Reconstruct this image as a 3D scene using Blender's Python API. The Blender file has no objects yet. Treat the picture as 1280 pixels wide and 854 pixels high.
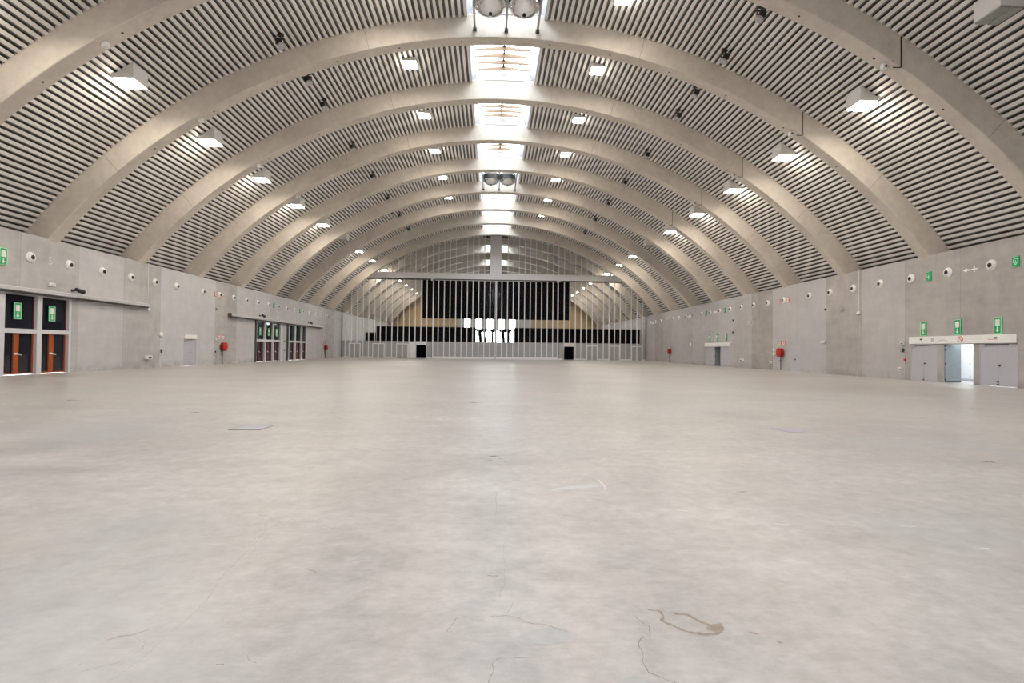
import bpy, bmesh, math, random
from mathutils import Matrix, Vector
random.seed(7)
PI = math.pi
sc = bpy.context.scene
COL = sc.collection

# ------------------------------------------------------------------ layout (metres; X across, Y down the hall, Z up)
W = 24.374          # wall face to hall centre line
HW = 7.231          # wall height
S = 7.0325          # rib spacing
RIB1 = 21.33        # front face of the first arch in view
RW = 0.772          # rib width
CZ = -12.17         # centre of the vault circle
RI = 31.1           # underside radius of the ribs
RD = 32.25          # underside radius of the corrugated deck
YP = 82.44          # glazed partition
YE = 123.0          # far end wall
Y0 = -14.0
SKY = 2.15          # half width of the roof light slot
ORD = ['zeroth', 'first', 'second', 'third', 'fourth', 'fifth', 'sixth', 'seventh', 'eighth', 'ninth', 'tenth',
       'eleventh', 'twelfth', 'thirteenth', 'fourteenth', 'fifteenth', 'sixteenth', 'seventeenth', 'eighteenth',
       'nineteenth', 'twentieth', 'twenty-first', 'twenty-second', 'twenty-third', 'twenty-fourth']
def rib_y(k): return RIB1 + (k - 1) * S
def vz(x, r): return CZ + math.sqrt(max(r * r - x * x, 0))

# ------------------------------------------------------------------ materials
def mat_base(name):
    m = bpy.data.materials.new(name); m.use_nodes = True
    nt = m.node_tree; b = nt.nodes['Principled BSDF']
    return m, nt, b
def N(nt, t, **kw):
    n = nt.nodes.new(t)
    for k, v in kw.items():
        setattr(n, k, v)
    return n
def lk(nt, a, b): nt.links.new(a, b)
def math_n(nt, op, a, b=None, clamp=False):
    n = nt.nodes.new('ShaderNodeMath'); n.operation = op; n.use_clamp = clamp
    for i, v in enumerate((a, b)):
        if v is None: continue
        if isinstance(v, (int, float)): n.inputs[i].default_value = v
        else: nt.links.new(v, n.inputs[i])
    return n.outputs[0]
def mix_col(nt, fac, a, b, blend='MIX'):
    n = nt.nodes.new('ShaderNodeMix'); n.data_type = 'RGBA'; n.blend_type = blend
    for idx, v in ((0, fac), (6, a), (7, b)):
        if isinstance(v, (int, float)): n.inputs[idx].default_value = v
        elif isinstance(v, tuple): n.inputs[idx].default_value = (*v[:3], 1)
        else: nt.links.new(v, n.inputs[idx])
    return n.outputs[2]
def noise(nt, vec, scale, detail=4, rough=.55, sx=None):
    if sx:
        mp = nt.nodes.new('ShaderNodeMapping'); mp.inputs['Scale'].default_value = sx
        nt.links.new(vec, mp.inputs['Vector']); vec = mp.outputs[0]
    n = nt.nodes.new('ShaderNodeTexNoise'); n.inputs['Scale'].default_value = scale
    n.inputs['Detail'].default_value = detail; n.inputs['Roughness'].default_value = rough
    nt.links.new(vec, n.inputs['Vector']); return n.outputs['Fac']
def ramp(nt, fac, p0, p1, c0, c1):
    r = nt.nodes.new('ShaderNodeValToRGB'); e = r.color_ramp.elements
    e[0].position = p0; e[1].position = p1; e[0].color = (*c0, 1); e[1].color = (*c1, 1)
    nt.links.new(fac, r.inputs[0]); return r.outputs[0]
def simple(name, col, rough=.5, metal=0.0, var=.06, scale=6.0, spec=.5):
    m, nt, b = mat_base(name)
    tc = N(nt, 'ShaderNodeTexCoord')
    f = noise(nt, tc.outputs['Object'], scale, 3)
    lo = tuple(c * (1 - var) for c in col); hi = tuple(min(c * (1 + var), 1) for c in col)
    lk(nt, ramp(nt, f, .3, .7, lo, hi), b.inputs['Base Color'])
    b.inputs['Roughness'].default_value = rough; b.inputs['Metallic'].default_value = metal
    b.inputs['Specular IOR Level'].default_value = spec
    return m
def emit(name, col, strength):
    m, nt, b = mat_base(name)
    b.inputs['Base Color'].default_value = (.8, .8, .8, 1)
    b.inputs['Emission Color'].default_value = (*col, 1)
    b.inputs['Emission Strength'].default_value = strength
    return m
def glass(name, tint=(1, 1, 1), ior=1.3):
    m, nt, b = mat_base(name); nt.nodes.remove(b)
    out = nt.nodes['Material Output']
    t = N(nt, 'ShaderNodeBsdfTransparent'); t.inputs[0].default_value = (*tint, 1)
    g = N(nt, 'ShaderNodeBsdfGlossy'); g.inputs['Roughness'].default_value = .02
    lw = N(nt, 'ShaderNodeLayerWeight'); lw.inputs[0].default_value = .5
    fz = math_n(nt, 'MULTIPLY_ADD', math_n(nt, 'POWER', lw.outputs['Facing'], 5.0), .7)
    nt.nodes[-1].inputs[2].default_value = ior
    mx = N(nt, 'ShaderNodeMixShader')
    lk(nt, fz, mx.inputs[0]); lk(nt, t.outputs[0], mx.inputs[1]); lk(nt, g.outputs[0], mx.inputs[2])
    lk(nt, mx.outputs[0], out.inputs[0]); return m

def wall_mat(name, base, joint0, tint):
    m, nt, b = mat_base(name)
    tc = N(nt, 'ShaderNodeTexCoord'); vec = tc.outputs['Object']
    sep = N(nt, 'ShaderNodeSeparateXYZ'); lk(nt, vec, sep.inputs[0])
    u = math_n(nt, 'DIVIDE', math_n(nt, 'SUBTRACT', sep.outputs['Y'], joint0), 3.67)
    wn = N(nt, 'ShaderNodeTexWhiteNoise', noise_dimensions='1D')
    lk(nt, math_n(nt, 'FLOOR', u), wn.inputs['W'])
    # board marked, slightly blotchy concrete
    c1 = ramp(nt, noise(nt, vec, .35, 5, .6), .3, .72, tuple(c * .86 for c in base), tuple(min(c * 1.08, 1) for c in base))
    c2 = ramp(nt, noise(nt, vec, 1.6, 6, .65, (1, 1, .45)), .32, .7, (.84, .84, .85), (1.04, 1.03, 1.02))
    col = mix_col(nt, 1.0, c1, c2, 'MULTIPLY')
    c3 = ramp(nt, noise(nt, vec, 1.5, 5, .6, (1, .35, 1.6)), .35, .68, (.91, .905, .90), (1.04, 1.04, 1.04))
    col = mix_col(nt, 1.0, col, c3, 'MULTIPLY')
    pt = ramp(nt, wn.outputs['Value'], 0, 1, (.84, .835, .84), (1.08, 1.07, 1.08))
    col = mix_col(nt, 1.0, col, pt, 'MULTIPLY')
    col = mix_col(nt, math_n(nt, 'MULTIPLY', wn.outputs['Value'], .6), col, tint)
    fr = math_n(nt, 'FRACT', u)
    jn = math_n(nt, 'LESS_THAN', fr, .007)
    col = mix_col(nt, math_n(nt, 'MULTIPLY', jn, .45), col, (.16, .15, .14))
    # scuffed dirty foot of the wall
    hz = math_n(nt, 'SUBTRACT', 1.0, math_n(nt, 'DIVIDE', sep.outputs['Z'], .55), True)
    ds = math_n(nt, 'MULTIPLY', hz, ramp(nt, noise(nt, vec, 1.3, 5, .7), .45, .68, (0, 0, 0), (1, 1, 1)))
    col = mix_col(nt, math_n(nt, 'MULTIPLY', ds, .55), col, (.16, .15, .135))
    lk(nt, col, b.inputs['Base Color'])
    b.inputs['Roughness'].default_value = .72; b.inputs['Specular IOR Level'].default_value = .3
    bp = N(nt, 'ShaderNodeBump'); bp.inputs['Strength'].default_value = .15; bp.inputs['Distance'].default_value = .02
    lk(nt, noise(nt, vec, 9, 5, .6), bp.inputs['Height']); lk(nt, bp.outputs[0], b.inputs['Normal'])
    return m

def floor_mat():
    m, nt, b = mat_base('floor_concrete')
    tc = N(nt, 'ShaderNodeTexCoord'); vec = tc.outputs['Object']
    n1 = noise(nt, vec, .16, 6, .62)
    c1 = ramp(nt, n1, .32, .68, FLOOR_LO, FLOOR_HI)
    n2 = noise(nt, vec, .9, 7, .68, (.7, 1.3, 1))
    c2 = ramp(nt, n2, .3, .72, (.74, .73, .725), (1.12, 1.115, 1.105))
    col = mix_col(nt, 1.0, c1, c2, 'MULTIPLY')
    n3 = noise(nt, vec, 5.5, 6, .7)
    c3 = ramp(nt, n3, .3, .7, (.80, .79, .785), (1.10, 1.10, 1.10))
    col = mix_col(nt, 1.0, col, c3, 'MULTIPLY')
    c4 = ramp(nt, noise(nt, vec, 16, 5, .7, (.6, 1.5, 1)), .3, .7, (.92, .915, .91), (1.05, 1.05, 1.05))
    col = mix_col(nt, 1.0, col, c4, 'MULTIPLY')
    # greyer worn patches and pinkish patches
    n4 = noise(nt, vec, .3, 4, .6, (1, .6, 1))
    col = mix_col(nt, ramp(nt, n4, .54, .7, (0, 0, 0), (.6, .6, .6)), col, (.38, .395, .405))
    n5 = noise(nt, vec, .42, 4, .6, (1.2, 1, 3))
    col = mix_col(nt, ramp(nt, n5, .56, .72, (0, 0, 0), (.55, .55, .55)), col, (.50, .43, .39))
    # small dark scuffs
    n6 = noise(nt, vec, 4.5, 8, .8, (.6, 1.5, 1))
    col = mix_col(nt, ramp(nt, n6, .66, .86, (0, 0, 0), (.22, .22, .22)), col, (.27, .25, .23))
    n7 = noise(nt, vec, 21, 3, .6)
    col = mix_col(nt, ramp(nt, n7, .72, .77, (0, 0, 0), (.55, .55, .55)), col, (.24, .22, .2))
    # hairline crazing
    vo = N(nt, 'ShaderNodeTexVoronoi', feature='DISTANCE_TO_EDGE'); vo.inputs['Scale'].default_value = .33
    wv = N(nt, 'ShaderNodeVectorMath', operation='ADD')
    nz = N(nt, 'ShaderNodeTexNoise'); nz.inputs['Scale'].default_value = 1.6; nz.inputs['Detail'].default_value = 5
    lk(nt, vec, nz.inputs['Vector'])
    sc_ = N(nt, 'ShaderNodeVectorMath', operation='SCALE'); sc_.inputs['Scale'].default_value = .9
    lk(nt, nz.outputs['Color'], sc_.inputs[0])
    lk(nt, vec, wv.inputs[0]); lk(nt, sc_.outputs[0], wv.inputs[1]); lk(nt, wv.outputs[0], vo.inputs['Vector'])
    cr = math_n(nt, 'LESS_THAN', vo.outputs['Distance'], .0016)
    gate = ramp(nt, noise(nt, vec, .55, 3, .5), .5, .6, (0, 0, 0), (.3, .3, .3))
    col = mix_col(nt, math_n(nt, 'MULTIPLY', cr, gate), col, (.2, .18, .16))
    lk(nt, col, b.inputs['Base Color'])
    rg = N(nt, 'ShaderNodeMapRange'); rg.inputs['From Min'].default_value = .3; rg.inputs['From Max'].default_value = .7
    rg.inputs['To Min'].default_value = .27; rg.inputs['To Max'].default_value = .37
    lk(nt, n2, rg.inputs['Value']); lk(nt, rg.outputs[0], b.inputs['Roughness'])
    b.inputs['Specular IOR Level'].default_value = .45
    bp = N(nt, 'ShaderNodeBump'); bp.inputs['Strength'].default_value = .03; bp.inputs['Distance'].default_value = .02
    lk(nt, n3, bp.inputs['Height']); lk(nt, bp.outputs[0], b.inputs['Normal'])
    return m
FLOOR_LO = (.44, .418, .404); FLOOR_HI = (.575, .555, .54)

def rib_mat():
    m, nt, b = mat_base('rib_concrete')
    tc = N(nt, 'ShaderNodeTexCoord'); vec = tc.outputs['Object']
    base = (.68, .63, .565)
    c1 = ramp(nt, noise(nt, vec, .4, 5, .6), .3, .7, tuple(c * .9 for c in base), tuple(c * 1.08 for c in base))
    c2 = ramp(nt, noise(nt, vec, 2.6, 6, .68), .3, .7, (.9, .89, .88), (1.05, 1.05, 1.05))
    col = mix_col(nt, 1.0, c1, c2, 'MULTIPLY')
    lk(nt, col, b.inputs['Base Color']); b.inputs['Roughness'].default_value = .7
    b.inputs['Specular IOR Level'].default_value = .3
    return m

M = {}
M['floor'] = floor_mat()
M['wall_l'] = wall_mat('left_concrete', (.58, .575, .57), 30.47, (.53, .55, .59))
M['wall_r'] = wall_mat('right_concrete', (.50, .475, .455), 30.11, (.47, .48, .52))
M['rib'] = rib_mat()
M['hole'] = simple('hole_dark', (.05, .045, .04), .8)
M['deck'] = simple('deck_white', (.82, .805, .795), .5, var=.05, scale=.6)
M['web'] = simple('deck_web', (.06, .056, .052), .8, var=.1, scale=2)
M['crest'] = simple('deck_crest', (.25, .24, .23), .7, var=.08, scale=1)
M['white'] = simple('white_paint', (.80, .80, .79), .45, var=.03)
M['upstand'] = simple('upstand_white', (.50, .51, .53), .5, var=.03)
M['grey_metal'] = simple('grey_metal', (.50, .50, .52), .4, var=.05, scale=2)
M['post'] = simple('post_paint', (.62, .62, .66), .4, var=.03)
M['door_grey'] = simple('door_grey', (.45, .45, .50), .45, var=.03, scale=1.5)
M['leaf_dark'] = simple('leaf_dark', (.26, .30, .33), .45, var=.06)
M['panel_grey'] = simple('panel_grey', (.39, .40, .415), .4, var=.07, scale=.8)
M['mullion'] = simple('mullion_light', (.84, .84, .86), .35, var=.03)
M['black'] = simple('black_paint', (.015, .015, .017), .5)
M['dark'] = simple('dark_metal', (.05, .048, .046), .5)
M['drape'] = simple('black_cloth', (.004, .004, .006), .9, var=.3, scale=1.2, spec=.1)
M['navy'] = simple('dark_glass', (.006, .008, .016), .06, var=.2, scale=.7)
M['teal'] = simple('teal_reflection_glass', (.02, .06, .075), .05, var=.5, scale=.5)  # teal reflected light put into the pane colour of the farther gates
M['wood'] = simple('red_wood', (.34, .075, .022), .4, var=.2, scale=9)
M['wood_dark'] = simple('red_wood_dark', (.12, .025, .018), .4, var=.2, scale=9)
M['green'] = simple('sign_green', (.02, .36, .12), .4, var=.03)
M['green_pale'] = simple('sign_green_pale', (.45, .82, .58), .4, var=.03)
M['red'] = simple('reel_red', (.50, .012, .012), .35, var=.06)
M['red_sign'] = simple('sign_red', (.60, .05, .04), .4, var=.04)
M['silver'] = simple('silver', (.80, .81, .82), .12, 1.0, var=.03)
M['steel'] = simple('steel', (.42, .42, .43), .35, .6, var=.05)
M['timber'] = simple('pale_timber', (.15, .085, .035), .5, var=.08, scale=3)
M['end_wall'] = simple('tan_boarding', (.56, .42, .26), .7, var=.07, scale=.5)
M['panel_pale'] = simple('pale_panel', (.62, .63, .64), .6, var=.04)
M['crack'] = simple('crack_dark', (.20, .17, .15), .9, var=.2, scale=20)
M['crack_soft'] = simple('crack_soft', (.36, .32, .29), .9, var=.2, scale=20)
M['stain_grey'] = simple('stain_grey', (.40, .39, .38), .45, var=.08, scale=14)
M['stain_brown'] = simple('stain_brown', (.30, .245, .195), .6, var=.2, scale=25)
M['stain_white'] = simple('stain_white', (.62, .62, .63), .4, var=.05, scale=14)
M['stain_pale'] = simple('stain_pale', (.53, .535, .55), .4, var=.05, scale=14)
M['hatch'] = simple('hatch_steel', (.40, .40, .45), .4, var=.06, scale=6)
M['hatch_edge'] = simple('hatch_edge', (.18, .17, .17), .5)
M['purple'] = simple('purple_tape', (.42, .36, .46), .5, var=.08, scale=10)
M['corridor'] = simple('corridor_white', (.82, .84, .84), .5, var=.02)
M['lamp_cell'] = emit('lamp_cell', (1.0, .86, .66), 95)
M['lamp_warm'] = emit('lamp_lit_panel', (1.0, .885, .74), 135)
M['lamp_off'] = simple('lamp_off', (.34, .36, .33), .3, var=.1)
M['tube'] = emit('corridor_tube', (.95, 1.0, 1.0), 130)
M['glass'] = glass('clear_glass', (.95, .965, .96), .012)
M['roof_glass'] = glass('roof_glass', (.97, .98, .98), .03)

# ------------------------------------------------------------------ mesh builder
class MB:
    def __init__(s): s.v = []; s.f = []; s.m = []; s.cm = 0
    def poly(s, pts):
        i = len(s.v); s.v += [tuple(p) for p in pts]; s.f.append(tuple(range(i, i + len(pts)))); s.m.append(s.cm); return s
    def hexa(s, p):
        i = len(s.v); s.v += [tuple(q) for q in p]
        for f in ((0, 3, 2, 1), (4, 5, 6, 7), (0, 1, 5, 4), (1, 2, 6, 5), (2, 3, 7, 6), (3, 0, 4, 7)):
            s.f.append(tuple(i + k for k in f)); s.m.append(s.cm)
        return s
    def box(s, x0, x1, y0, y1, z0, z1):
        return s.hexa([(x0, y0, z0), (x1, y0, z0), (x1, y1, z0), (x0, y1, z0), (x0, y0, z1), (x1, y0, z1), (x1, y1, z1), (x0, y1, z1)])
    def prism(s, pts, vec):
        n = len(pts); i = len(s.v); vec = Vector(vec)
        s.v += [tuple(p) for p in pts] + [tuple(Vector(p) + vec) for p in pts]
        s.f.append(tuple(range(i + n - 1, i - 1, -1))); s.m.append(s.cm)
        s.f.append(tuple(range(i + n, i + 2 * n))); s.m.append(s.cm)
        for k in range(n):
            j = (k + 1) % n
            s.f.append((i + k, i + j, i + n + j, i + n + k)); s.m.append(s.cm)
        return s
    def lathe(s, prof, c=(0, 0, 0), axis='Z', n=24):
        """prof: (radius, height) list swept round an axis."""
        i = len(s.v); a = {'Z': lambda r, h, t: (r * math.cos(t), r * math.sin(t), h),
                           'X': lambda r, h, t: (h, r * math.cos(t), r * math.sin(t)),
                           'Y': lambda r, h, t: (r * math.sin(t), h, r * math.cos(t))}[axis]
        for r, h in prof:
            for k in range(n):
                p = a(r, h, 2 * PI * k / n); s.v.append((p[0] + c[0], p[1] + c[1], p[2] + c[2]))
        for q in range(len(prof) - 1):
            for k in range(n):
                j = (k + 1) % n
                s.f.append((i + q * n + k, i + q * n + j, i + (q + 1) * n + j, i + (q + 1) * n + k)); s.m.append(s.cm)
        s.f.append(tuple(i + k for k in range(n))); s.m.append(s.cm)
        e = i + (len(prof) - 1) * n
        s.f.append(tuple(e + k for k in range(n))); s.m.append(s.cm)
        return s
    def tube(s, p0, p1, r, n=10):
        p0, p1 = Vector(p0), Vector(p1); d = (p1 - p0).normalized()
        a = d.orthogonal().normalized(); b = d.cross(a); i = len(s.v)
        for p in (p0, p1):
            for k in range(n):
                t = 2 * PI * k / n; s.v.append(tuple(p + a * (r * math.cos(t)) + b * (r * math.sin(t))))
        for k in range(n):
            j = (k + 1) % n; s.f.append((i + k, i + j, i + n + j, i + n + k)); s.m.append(s.cm)
        s.f.append(tuple(i + k for k in range(n))); s.m.append(s.cm)
        s.f.append(tuple(i + n + k for k in range(n))); s.m.append(s.cm)
        return s
    def use(s, k): s.cm = k; return s
    def build(s, name, mats, parent=None, loc=None, rot=0.0, smooth=False, fix=True, bevel=0):
        """vertices are given in the parent's frame; loc moves a top-level mesh's origin there (vertices stay local)."""
        me = bpy.data.meshes.new(name); me.from_pydata(s.v, [], s.f)
        if not isinstance(mats, (list, tuple)): mats = [mats]
        for m in mats: me.materials.append(m)
        for p, k in zip(me.polygons, s.m): p.material_index = k; p.use_smooth = smooth
        if fix:
            bm = bmesh.new(); bm.from_mesh(me); bmesh.ops.recalc_face_normals(bm, faces=bm.faces); bm.to_mesh(me); bm.free()
        o = bpy.data.objects.new(name, me); COL.objects.link(o)
        if parent: o.parent = parent
        if loc: o.location = loc
        o.rotation_euler.z = rot
        if smooth:
            try:
                me.set_sharp_from_angle(angle=math.radians(35))
            except Exception: pass
        if bevel:
            b = o.modifiers.new('bevel', 'BEVEL'); b.width = bevel; b.segments = 2; b.limit_method = 'ANGLE'
        return o
def empty(name, loc, rot=0.0):
    o = bpy.data.objects.new(name, None); COL.objects.link(o); o.location = loc; o.rotation_euler.z = rot
    o.empty_display_size = .2; return o
def tag(o, label, cat, group=None, kind=None):
    o['label'] = label; o['category'] = cat
    if group: o['group'] = group
    if kind: o['kind'] = kind
    return o
def thing(name, label, cat, loc, rot=0.0, group=None, kind=None):
    return tag(empty(name, loc, rot), label, cat, group, kind)
def dup(root, loc, rot, label):
    r = root.copy(); COL.objects.link(r); r.location = loc; r.rotation_euler.z = rot; r['label'] = label
    for ch in list(root.children):
        c = ch.copy(); COL.objects.link(c); c.parent = r
        for g in list(ch.children):
            d = g.copy(); COL.objects.link(d); d.parent = c
    return r
class Proto:
    """first use places the prototype itself, later uses copy it."""
    def __init__(s, root): s.root = root; s.used = False
    def put(s, loc, rot, label, group=None):
        if not s.used:
            s.used = True; o = s.root; o.location = loc; o.rotation_euler.z = rot; o['label'] = label
        else: o = dup(s.root, loc, rot, label)
        if group: o['group'] = group
        return o
LW = lambda y, z: ((-W, y, z), 0.0)      # on the left wall: local +X points into the hall, local +Y to the viewer's right
RWL = lambda y, z: ((W, y, z), PI)       # on the right wall
def wallp(side): return LW if side == 'L' else RWL

# ------------------------------------------------------------------ floor
mb = MB().box(-27, 27, Y0, YE + .5, -.3, 0)
floor = mb.build('floor', M['floor']); tag(floor, 'pale worn polished concrete floor of the whole hall', 'floor', kind='structure')
def ribbon(pts, w0, z=.0015, name='crack', mat='crack'):
    out = []; n = len(pts); m = MB()
    # subdivide with small wander so the line looks broken
    q = []
    for i in range(n - 1):
        a, b = Vector(pts[i]), Vector(pts[i + 1]); L = (b - a).length; k = max(2, int(L / .03))
        k = min(k, 30)
        d = (b - a).normalized() if L else Vector((1, 0)); nrm = Vector((-d.y, d.x))
        for t in range(k):
            q.append(a + (b - a) * (t / k) + nrm * random.uniform(-.005, .005))
    q.append(Vector(pts[-1]))
    for i in range(len(q) - 1):
        d = (q[i + 1] - q[i]); d = d.normalized() if d.length else Vector((1, 0)); nrm = Vector((-d.y, d.x))
        wa = w0 * (.35 + .9 * random.random()); wb = w0 * (.35 + .9 * random.random())
        m.poly([(*(q[i] - nrm * wa), z), (*(q[i] + nrm * wa), z), (*(q[i + 1] + nrm * wb), z), (*(q[i + 1] - nrm * wb), z)])
    return m.build(name, M[mat], floor, fix=False)
def blob(pts, mat, name='stain', z=.0012, jit=.12):
    c = Vector((0, 0))
    for p in pts: c += Vector(p)
    c /= len(pts); q = []
    for i in range(len(pts)):
        a, b = Vector(pts[i]), Vector(pts[(i + 1) % len(pts)])
        for t in range(5):
            p = a + (b - a) * (t / 5); q.append(p + (p - c) * random.uniform(-jit, jit) * .5)
    return MB().poly([(p.x, p.y, z) for p in q]).build(name, M[mat], floor, fix=False)
ribbon([(-.575, 2.3), (-.575, 2.418), (-.551, 2.495), (-.555, 2.564), (-.526, 2.605), (-.444, 2.609), (-.344, 2.607)], .0016)
ribbon([(-.803, 2.849), (-.759, 2.992), (-.717, 3.011), (-.601, 3.003), (-.47, 3.021), (-.413, 3.0), (-.345, 2.931), (-.248, 2.916), (-.184, 2.863), (-.139, 2.837)], .0016)
ribbon([(-.47, 3.021), (-.446, 3.086), (-.428, 3.171)], .0016)
ribbon([(.279, 3.016), (.306, 2.932), (.333, 2.879), (.299, 2.784), (.251, 2.768), (.221, 2.722), (.217, 2.643), (.195, 2.559), (.202, 2.479), (.25, 2.44), (.296, 2.399), (.33, 2.33)], .002)
ribbon([(-.458, 4.159), (-.473, 3.908), (-.46, 3.685), (-.474, 3.486), (-.476, 3.395), (-.502, 3.308), (-.503, 3.226)], .0016, mat='crack_soft')
ribbon([(-.511, 5.607), (-.511, 4.998), (-.524, 4.776)], .002, mat='crack_soft')
ribbon([(-2.52, 4.567), (-2.456, 4.443), (-2.425, 4.189), (-2.397, 3.847), (-2.375, 3.577)], .0022, mat='crack_soft')
ribbon([(-2.375, 3.577), (-2.294, 3.23), (-2.28, 3.025), (-2.291, 2.882), (-2.285, 2.635), (-2.322, 2.454)], .0014, mat='crack_soft')
ribbon([(-2.57, 2.804), (-2.55, 2.839), (-2.483, 2.854), (-2.424, 2.905)], .004, mat='crack_soft', name='scuff_mark')
ribbon([(-2.452, 2.837), (-2.36, 2.777), (-2.336, 2.72), (-2.348, 2.657), (-2.385, 2.606), (-2.451, 2.568), (-2.503, 2.537)], .0016, mat='crack_soft')
ribbon([(-1.897, 2.586), (-1.859, 2.581)], .003, name='scuff_mark')
ribbon([(-1.786, 2.656), (-1.748, 2.613), (-1.708, 2.592)], .003, mat='crack_soft', name='scuff_mark')
ribbon([(-1.849, 3.67), (-1.786, 3.636), (-1.751, 3.608)], .006, mat='crack_soft', name='scuff_mark')
ribbon([(-2.017, 3.119), (-1.951, 3.133), (-1.867, 3.14)], .005, mat='stain_grey', name='scuff_mark')
ribbon([(-2.301, 5.965), (-2.236, 6.193), (-2.188, 6.407)], .004, mat='stain_grey', name='scuff_mark')
ribbon([(-.584, 3.545), (-.515, 3.544)], .005, name='scuff_mark')
blob([(.518, 3.037), (.603, 3.022), (.643, 2.945), (.690, 2.90), (.755, 2.915), (.739, 2.846), (.68, 2.815), (.64, 2.85), (.66, 2.885), (.625, 2.935), (.585, 3.0), (.52, 3.015)], 'stain_brown')
ribbon([(.378, 3.072), (.441, 3.056), (.449, 2.999), (.419, 2.944)], .009, mat='stain_brown', name='stain')
ribbon([(.419, 2.944), (.462, 2.903), (.509, 2.837), (.605, 2.798), (.67, 2.80), (.735, 2.846)], .013, mat='stain_brown', name='stain')
blob([(.864, 2.823), (.89, 2.815), (.914, 2.79), (.885, 2.795)], 'stain_brown')
blob([(.972, 2.735), (.985, 2.73), (.999, 2.704), (.975, 2.71)], 'stain_brown')
blob([(-.322, 2.865), (-.237, 2.884), (-.158, 2.85), (-.132, 2.788), (-.175, 2.729), (-.257, 2.708), (-.333, 2.732), (-.408, 2.695), (-.438, 2.746), (-.394, 2.829)], 'stain_grey', jit=.05)
blob([(-.726, 3.182), (-.682, 3.225), (-.627, 3.205), (-.596, 3.149), (-.624, 3.075), (-.682, 3.047), (-.725, 3.106)], 'stain_grey', jit=.05)
blob([(.043, 2.426), (.122, 2.452), (.191, 2.441), (.19, 2.401), (.122, 2.371), (.041, 2.372)], 'stain_grey')
ribbon([(.717, 6.148), (.735, 5.9), (.715, 5.709)], .012, mat='stain_white', name='stain')
blob([(.10, 5.69), (.35, 5.75), (.68, 5.84), (.70, 5.90), (.34, 5.86), (.12, 5.74)], 'stain_pale')
for (xa, ya, xb, yb) in ((1.241, 4.979, 1.389, 4.954), (1.865, 5.054, 2.014, 5.027), (1.59, 5.055, 1.74, 5.028), (1.996, 4.583, 2.131, 4.561), (2.591, 4.558, 2.724, 4.536), (3.122, 4.523, 3.253, 4.501), (3.313, 4.006, 3.428, 3.988)):
    ribbon([(xa, ya), (xb, yb)], .011, mat='stain_white', name='stain')
# floor hatch on the left, purple tape on the right
h = thing('floor_hatch', 'bluish steel access hatch set flush in the floor, left of centre', 'hatch', (-5.15, 10.04, 0))
MB().box(-.30, .30, -.29, .29, .0, .004).build('hatch_rim', M['hatch_edge'], h)
MB().box(-.27, .27, -.26, .26, .004, .008).build('hatch_plate', M['hatch'], h)
o = MB().prism([(-.26, .27, .0), (.10, .22, .0), (.29, -.20, .0), (-.16, -.27, .0)], (0, 0, .004)).build('tape_patch', M['purple'], loc=(5.40, 10.09, .0))
tag(o, 'faded purple tape patch stuck to the floor, right of centre', 'tape')

# ------------------------------------------------------------------ side walls
def wall_open(name, xa, xb, ya, yb, za, zb, holes, m, label):
    ys = sorted({ya, yb, *[h[0] for h in holes], *[h[1] for h in holes]}); zs = sorted({za, zb, *[h[2] for h in holes], *[h[3] for h in holes]})
    solid = lambda i, j: 0 <= i < len(ys) - 1 and 0 <= j < len(zs) - 1 and not any(h[0] < (ys[i] + ys[i + 1]) / 2 < h[1] and h[2] < (zs[j] + zs[j + 1]) / 2 < h[3] for h in holes)
    b = MB()
    for i in range(len(ys) - 1):
        for j in range(len(zs) - 1):
            if not solid(i, j): continue
            y0, y1, z0, z1 = ys[i], ys[i + 1], zs[j], zs[j + 1]
            for x in (xa, xb): b.poly([(x, y0, z0), (x, y1, z0), (x, y1, z1), (x, y0, z1)])
            if not solid(i - 1, j): b.poly([(xa, y0, z0), (xb, y0, z0), (xb, y0, z1), (xa, y0, z1)])
            if not solid(i + 1, j): b.poly([(xa, y1, z0), (xb, y1, z0), (xb, y1, z1), (xa, y1, z1)])
            if not solid(i, j - 1): b.poly([(xa, y0, z0), (xb, y0, z0), (xb, y1, z0), (xa, y1, z0)])
            if not solid(i, j + 1): b.poly([(xa, y0, z1), (xb, y0, z1), (xb, y1, z1), (xa, y1, z1)])
    bm = bmesh.new(); me = bpy.data.meshes.new(name); me.from_pydata(b.v, [], b.f); bm.from_mesh(me)
    bmesh.ops.remove_doubles(bm, verts=bm.verts, dist=1e-5); bmesh.ops.recalc_face_normals(bm, faces=bm.faces); bm.to_mesh(me); bm.free()
    me.materials.append(m); o = bpy.data.objects.new(name, me); COL.objects.link(o)
    return tag(o, label, 'wall', kind='structure')
G1 = (23.70, 30.02, 0, 4.13); G2 = (52.62, 59.42, 0, 4.25); G3 = (60.62, 67.20, 0, 4.25); LD = (40.72, 42.40, 0, 2.12)
wall_open('wall_left', -W - .4, -W, Y0, YE, 0, HW, [G1, G2, G3, LD], M['wall_l'], 'long pale grey concrete wall with timber gates, left side of the hall')
RA = (27.89, 29.70, 0, 2.14); RO = (25.69, 27.48, 0, 2.14); RB = (23.46, 25.38, 0, 2.14)
RD2 = (40.60, 42.14, 0, 2.22); RC = (57.05, 59.10, 0, 2.14); RO2 = (55.22, 56.70, 0, 2.14); RE = (52.98, 54.92, 0, 2.14)
wall_open('wall_right', W, W + .4, Y0, YE, 0, HW, [RA, RO, RB, RD2, RC, RO2, RE], M['wall_r'], 'long brownish grey concrete wall with grey steel doors, right side of the hall')
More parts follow.
